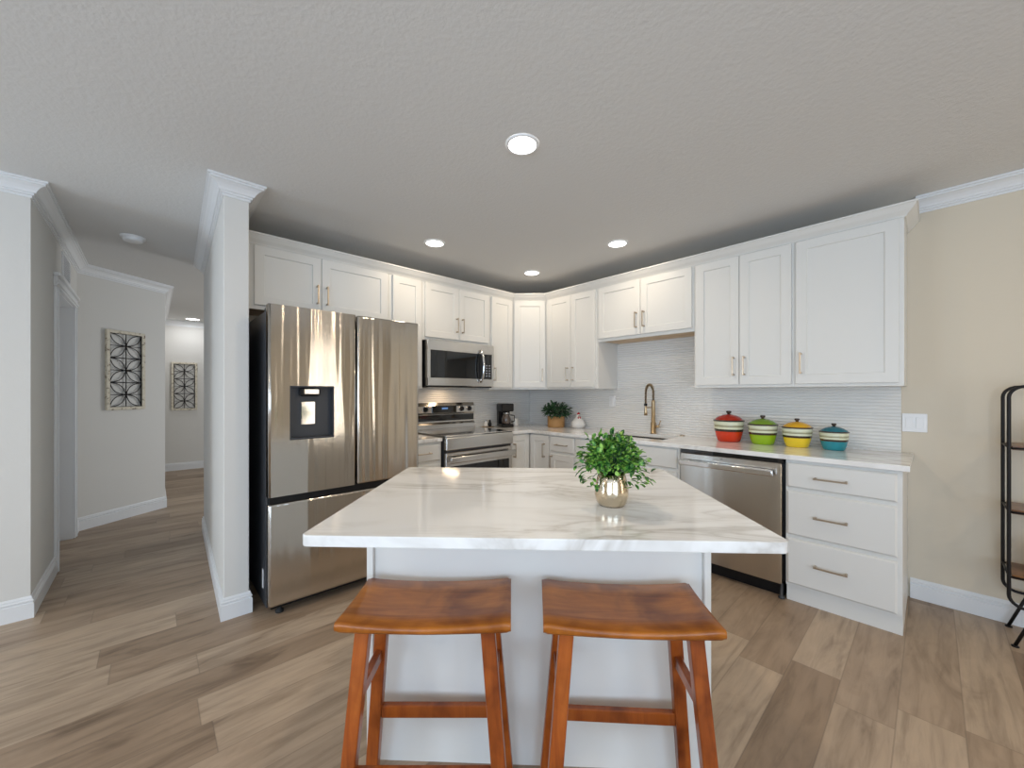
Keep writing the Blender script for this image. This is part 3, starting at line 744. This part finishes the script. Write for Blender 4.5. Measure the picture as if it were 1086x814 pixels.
# ------------------------------------------------------------------ canisters
def canister(label, x, y, body, lid, k):
    t = thing('canister', label, 'canister', (x, y, .906), group='striped ceramic canisters on the counter')
    t.scale = (k * 1.03, k * 1.03, k)
    names = ['g_' + body, 'g_creamg', 'g_sage', 'g_dark', 'g_olive']
    prof = [(0, .0), (.064, .0), (.070, .006), (.079, .035), (.0865, .072), (.089, .080), (.089, .089), (.091, .092), (.091, .104), (.090, .106), (.091, .109), (.092, .118), (.091, .120),
            (.092, .124), (.0925, .140), (.090, .143), (.084, .143), (.080, .10), (.06, .012), (0, .012)]
    mats = [0, 0, 0, 0, 3, 3, 1, 1, 2, 4, 2, 2, 1, 1, 1, 1, 1, 1, 1]
    MB().lathe(prof, seg=44, mats=mats).build('jar', names, t)
    MB().lathe([(.084, .143), (.096, .1435), (.0975, .147), (.096, .151), (.090, .153)], seg=44).build('lid_rim', 'g_dark', t)
    ld = MB().lathe([(.090, .1525), (.080, .164), (.060, .178), (.035, .188), (.014, .192), (0, .193)], seg=44).build('lid', 'g_' + lid, t)
    MB().lathe([(.009, .191), (.010, .198), (.017, .206), (.016, .214), (.010, .217), (0, .217)], seg=20).build('knob', 'g_dark', ld)
    return t
CY = -.175
for lab, x, b1, l1, k_ in (('orange-red ceramic canister, leftmost of the four in the row', 2.380, 'red', 'redlid', 1.10), ('lime green ceramic canister with green lid', 2.612, 'green', 'greenlid', .98),
                       ('yellow ceramic canister with golden lid', 2.822, 'yellow', 'yellowlid', .92), ('teal blue ceramic canister, rightmost of the four in the row', 3.024, 'teal', 'teallid', .81)):
    canister(lab, x, CY, b1, l1, k_)

# ------------------------------------------------------------------ faucet, air gap
fc = thing('faucet', 'tall brass spring-neck faucet behind the kitchen sink', 'faucet', (1.70, -.075, .906))
MB().lathe([(0, 0), (.028, 0), (.028, .006), (.024, .010), (.024, .10), (.019, .108), (.0165, .30), (.0155, .31), (0, .31)], seg=24).build('column', 'brass', fc)
arc = [(0, 0, .30)] + [(0, -.07 + .07 * math.cos(a), .375 + .08 * math.sin(a)) for a in [i * PI / 12 for i in range(13)]] + [(0, -.142, .33), (0, -.142, .28)]
MB().tube(arc, .007, 8).build('hose', 'black', fc)
mb = MB(); hel = []
P = [Vector(p) for p in arc]
cum = [0]
for a, c_ in zip(P, P[1:]): cum.append(cum[-1] + (c_ - a).length)
NT_ = 560; turns = 34
for i in range(NT_ + 1):
    s_ = cum[-1] * i / NT_; k = max(j for j in range(len(cum)) if cum[j] <= s_ + 1e-9); k = min(k, len(P) - 2)
    u = (s_ - cum[k]) / (cum[k + 1] - cum[k]); p = P[k].lerp(P[k + 1], u); d = (P[k + 1] - P[k]).normalized()
    ax = Vector((1, 0, 0)); bx_ = d.cross(ax); a = 2 * PI * turns * i / NT_
    hel.append(p + ax * .0105 * math.cos(a) + bx_ * .0105 * math.sin(a))
mb.tube(hel, .0024, 5); mb.build('spring', 'brass', fc)
MB().lathe([(0, .0), (.016, .0), (.014, .03), (.011, .075), (.011, .105), (0, .105)], (0, -.142, .175), 18).build('spray_head', 'brass', fc)
MB().lathe([(.0145, 0), (.0145, .02), (.011, .02)], (0, -.142, .262), 16).build('spray_collar', 'black', fc)
MB().tube([(0, -.012, .245), (0, -.128, .245)], .005, 8).build('holder_arm', 'brass', fc)
mb = MB().tube([(.018, 0, .065), (.058, 0, .068)], .0125, 12).tube([(.052, 0, .070), (.072, -.004, .125)], .0045, 8); mb.build('lever', 'brass', fc)
tag(MB().lathe([(0, .0), (.022, 0), (.022, .004), (.018, .007), (.010, .008), (.009, .010), (0, .010)], (1.965, -.065, .906), 20).build('sink_button', 'nickel'), 'small round metal button on the counter right of the sink', 'button')

# ------------------------------------------------------------------ coffee maker, mug, shakers
cm = thing('coffee_maker', 'black drip coffee maker on the counter right of the range', 'coffee maker', (.215, -.600, .906), L90 - .35); cm.scale = (.92, .92, 1.0)
mb = MB().box(-.075, .075, -.09, .10, 0, .035, .008).box(-.075, .075, .03, .10, .03, .24, .008).box(-.080, .080, -.085, .10, .175, .262, .010); mb.build('housing', 'black', cm)
MB().lathe([(0, .037), (.050, .037), (.056, .05), (.058, .09), (.046, .125), (.036, .140), (.036, .150)], (0, -.030, 0), 28).build('carafe', 'coffee', cm)
MB().tube([(.045, -.055, .135), (.078, -.095, .13), (.080, -.098, .07), (.052, -.062, .055)], .006, 8).build('carafe_handle', 'black', cm)
MB().lathe([(.037, .148), (.039, .150), (.039, .162), (0, .165)], (0, -.030, 0), 24).build('carafe_lid', 'chrome', cm)
mg = thing('canister_jar', 'small white ceramic cup beside the black coffee maker', 'cup', (.20, -.435, .906))
MB().lathe([(0, 0), (.034, 0), (.038, .004), (.038, .083), (.036, .086), (.034, .083), (.033, .006), (0, .006)], seg=28).build('cup', 'ceramic', mg)
bpy.data.objects['canister_jar'].name = 'cup'
MB().tube([(-.036, -.0, .070), (-.058, -.0, .064), (-.060, 0, .035), (-.037, 0, .022)], .004, 8).build('handle', 'ceramic', mg)
def shaker_pot(label, x, y, m_, top):
    t = thing('shaker', label, 'shaker', (x, y, .916), group='salt and pepper shakers beside the range')
    MB().lathe([(0, 0), (.017, 0), (.020, .012), (.019, .034), (.013, .048), (.012, .056)], seg=18).build('bowl', m_, t)
    MB().lathe([(.012, .056), (.013, .060), (.010, .068), (0, .072)], seg=18).build('cap', top, t)
shaker_pot('small white and silver shaker right of the range', .115, -.800, 'ceramic', 'chrome')
shaker_pot('small black shaker right of the range, beside the white one', .115, -.742, 'black', 'black')
tag(MB().box(.085, .145, -.840, -.705, .9065, .915, .003).build('shaker_tray', 'brass'), 'small gold tray holding the two shakers', 'tray')

# ------------------------------------------------------------------ plates on the walls
def plate(label, cx, cz, w_, h_, y, gangs, name, part):
    t = thing(name, label, name.replace('_', ' '), (cx, y, cz))
    MB().box(-w_ / 2, w_ / 2, -.006, 0, -h_ / 2, h_ / 2, .003).build('cover_plate', 'plastic', t)
    for i in range(gangs):
        x = (i - (gangs - 1) / 2) * .046
        MB().box(x - .0165, x + .0165, -.010, -.006, -.034, .034, .0015).build(part, 'plastic', t)
plate('white double rocker light switch on the wall right of the backsplash', 3.394, 1.097, .112, .116, -.0005, 2, 'light_switch', 'rocker')
plate('white outlet on the tiled backsplash left of the faucet', 1.22, 1.20, .072, .115, -.011, 1, 'wall_outlet', 'socket_insert')

# ------------------------------------------------------------------ ceiling fixtures
def downlight(label, x, y, r_=.088, power=4.6, z=CZ, col=(1.0, .83, .62)):
    t = thing('ceiling_light', label, 'ceiling light', (x, y, z), group='round recessed ceiling lights')
    MB().lathe([(r_ * .84, -.006), (r_ * .9, -.009), (r_, -.006), (r_ * 1.02, -.0005)], seg=40).build('trim_ring', 'plastic', t)
    MB().lathe([(0, -.0045), (r_ * .86, -.0045)], seg=40).build('lens', 'lamp', t)
    area('ceiling_light_glow', (x, y, z - .012), (0, 0, 0), r_ * 1.5, r_ * 1.5, power, col, 'DISK')
downlight('largest and nearest round ceiling light, above the island', 2.116, -2.191, .080, 10)
downlight('round ceiling light on the left, nearest the refrigerator', .751, -1.842, .080)
downlight('round ceiling light on the right, nearest the sink cabinets', 1.745, -.755, .080)
downlight('farthest of the four kitchen ceiling lights, before the corner cabinet', .743, -.717, .080, 3.2)
downlight('small bright ceiling light at the far end of the hallway', -4.70, -3.02, .10, 4, col=(.95, .97, 1.0))
sd = thing('smoke_detector', 'round white smoke detector on the hallway ceiling', 'smoke detector', (-.736, -3.617, CZ))
MB().lathe([(.075, -.0005), (.075, -.010), (0, -.010)], seg=36).build('base', 'plastic', sd)
MB().lathe([(.060, -.010), (.060, -.028), (.050, -.036), (0, -.037)], seg=36).build('cover', 'plastic', sd)
vt = thing('air_vent', 'white rectangular air vent above the hallway door', 'air vent', (-1.26, -4.0195, 2.27))
mb = MB().box(-.18, .18, 0, .010, .085, .105).box(-.18, .18, 0, .010, -.105, -.085).box(-.18, -.16, 0, .010, -.085, .085).box(.16, .18, 0, .010, -.085, .085); mb.build('frame', 'trim', vt)
MB().box(-.16, .16, .0, .002, -.085, .085).build('backing', 'greyslot', vt)
mb = MB()
for i in range(9): mb.box(-.158, .158, .003, .008, -.078 + i * .0185, -.072 + i * .0185)
mb.build('slats', 'trim', vt)

# ------------------------------------------------------------------ wall art
def art(label, loc, rz, W, H):
    t = thing('wall_art', label, 'wall decor', loc, rz, 'framed metal wall panels in the hallway')
    f = .030; mb = MB()
    mb.box(-W / 2, W / 2, -.026, 0, -H / 2, -H / 2 + f, .002).box(-W / 2, W / 2, -.026, 0, H / 2 - f, H / 2, .002)
    mb.box(-W / 2, -W / 2 + f, -.026, 0, -H / 2 + f, H / 2 - f, .002).box(W / 2 - f, W / 2, -.026, 0, -H / 2 + f, H / 2 - f, .002)
    mb.build('frame', 'cream', t)
    mb = MB(); iw, ih = W - 2 * f, H - 2 * f; y = -.014; r_ = .0042; n = 3; ch = ih / n
    for x in (-iw / 2 + .004, 0, iw / 2 - .004): mb.tube([(x, y, -ih / 2), (x, y, ih / 2)], r_, 6)
    for i in range(2 * n + 1): mb.tube([(-iw / 2, y, -ih / 2 + i * ch / 2), (iw / 2, y, -ih / 2 + i * ch / 2)], r_ * (1 if i % 2 == 0 else .7), 6)
    for k in range(n):
        cz = -ih / 2 + (k + .5) * ch
        for sx in (-1, 1):
            for sz in (-1, 1):
                c0 = Vector((0, y, cz)); c1 = Vector((sx * iw / 2, y, cz + sz * ch / 2)); d = c1 - c0; nn = Vector((-d.z, 0, d.x)).normalized()
                for bs in (-1, 1): mb.tube([c0 + d * u + nn * bs * .21 * d.length * math.sin(PI * u) * .95 for u in [i / 10 for i in range(11)]], r_, 6)
        mb.lathe([(0, -.006), (.012, -.004), (.012, .004), (0, .006)], (0, 0, 0), 10, mtx=Matrix.Translation((0, y, cz)) @ Matrix.Rotation(PI / 2, 4, 'X'))
    mb.build('scrollwork', 'iron', t)
ang = math.atan2(A[1] - B[1], A[0] - B[0]) + PI   # along A -> B
u1 = Vector((B[0] - A[0], B[1] - A[1], 0)).normalized(); nrm = Vector((u1.y, -u1.x, 0))
if nrm.x < 0: nrm = -nrm
pa = Vector((A[0], A[1], 0)) + u1 * .385 + nrm * .002
art('larger cream framed black metal panel on the near angled hallway wall', (pa.x, pa.y, 1.515), math.atan2(u1.y, u1.x), .345, .80)
art('smaller cream framed black metal panel on the far hallway wall', (-5.078, -3.105, 1.40), L90, .335, .80)

# ------------------------------------------------------------------ shelf stand by the right wall
es = thing('shelf_stand', 'black metal shelf stand with wooden shelves at the right edge', 'shelf', (4.10, -.19, 0))
def rr(x0, x1, z0, z1, y, r_=.055):
    pts = []
    for cx_, cz_, a0 in ((x1 - r_, z1 - r_, 0), (x0 + r_, z1 - r_, 90), (x0 + r_, z0 + r_, 180), (x1 - r_, z0 + r_, 270)):
        for i in range(7):
            a = math.radians(a0 + i * 15); pts.append((cx_ + r_ * math.cos(a), y, cz_ + r_ * math.sin(a)))
    return pts + [pts[0], pts[1]]
for y in (-.115, .135):
    MB().tube(rr(-.365, .365, .20, 1.317, y), .0075, 8, cap=False).build('frame_loop', 'iron', es)
for z in (.36, .69, 1.015):
    s_ = MB().box(-.355, .355, -.106, .126, z - .022, z, .002).build('shelf_board', 'shelfwood', es)
    MB().tube([(-.365, -.115, z - .010), (-.365, .135, z - .010)], .005, 8).tube([(.365, -.115, z - .010), (.365, .135, z - .010)], .005, 8).tube([(-.365, -.115, z - .012), (.365, -.115, z - .012)], .005, 8).tube([(-.365, .135, z - .012), (.365, .135, z - .012)], .005, 8).build('shelf_rail', 'iron', es)
for sx in (-1, 1):
    for y in (-.115, .135):
        MB().tube([(sx * .28, y, .20), (sx * .345, y, .008)], .007, 8).lathe([(0, 0), (.014, 0), (.014, .006), (0, .010)], (sx * .345, y, 0), 12).build('leg', 'iron', es)
vz = thing('vase', 'dark brown vase on the top board of the shelf stand', 'vase', (3.885, -.18, 1.0155))
MB().lathe([(0, 0), (.045, 0), (.052, .01), (.046, .05), (.044, .08), (.050, .11), (.052, .113), (.048, .11), (.042, .08), (.045, .02), (0, .012)], seg=28).build('jar', 'g_dark', vz)
wj = thing('ribbed_jar', 'white ribbed jar on the lowest board of the shelf stand', 'jar', (3.875, -.19, .3605))
mb = MB(); pr = [(0, 0)]
for i in range(10): pr += [(.058 + .004 * (i % 2), .004 + i * .012)]
mb.lathe(pr + [(.050, .125), (.046, .12), (.050, .01), (0, .008)], seg=32); mb.build('body', 'ceramic', wj)
mb = MB()
for i in range(9): a = i * .7; mb.tube([(0, 0, .05), (.03 * math.cos(a), .03 * math.sin(a), .125), (.045 * math.cos(a), .045 * math.sin(a), .17)], .006, 6)
mb.build('rolled_paper', 'g_creamg', wj)
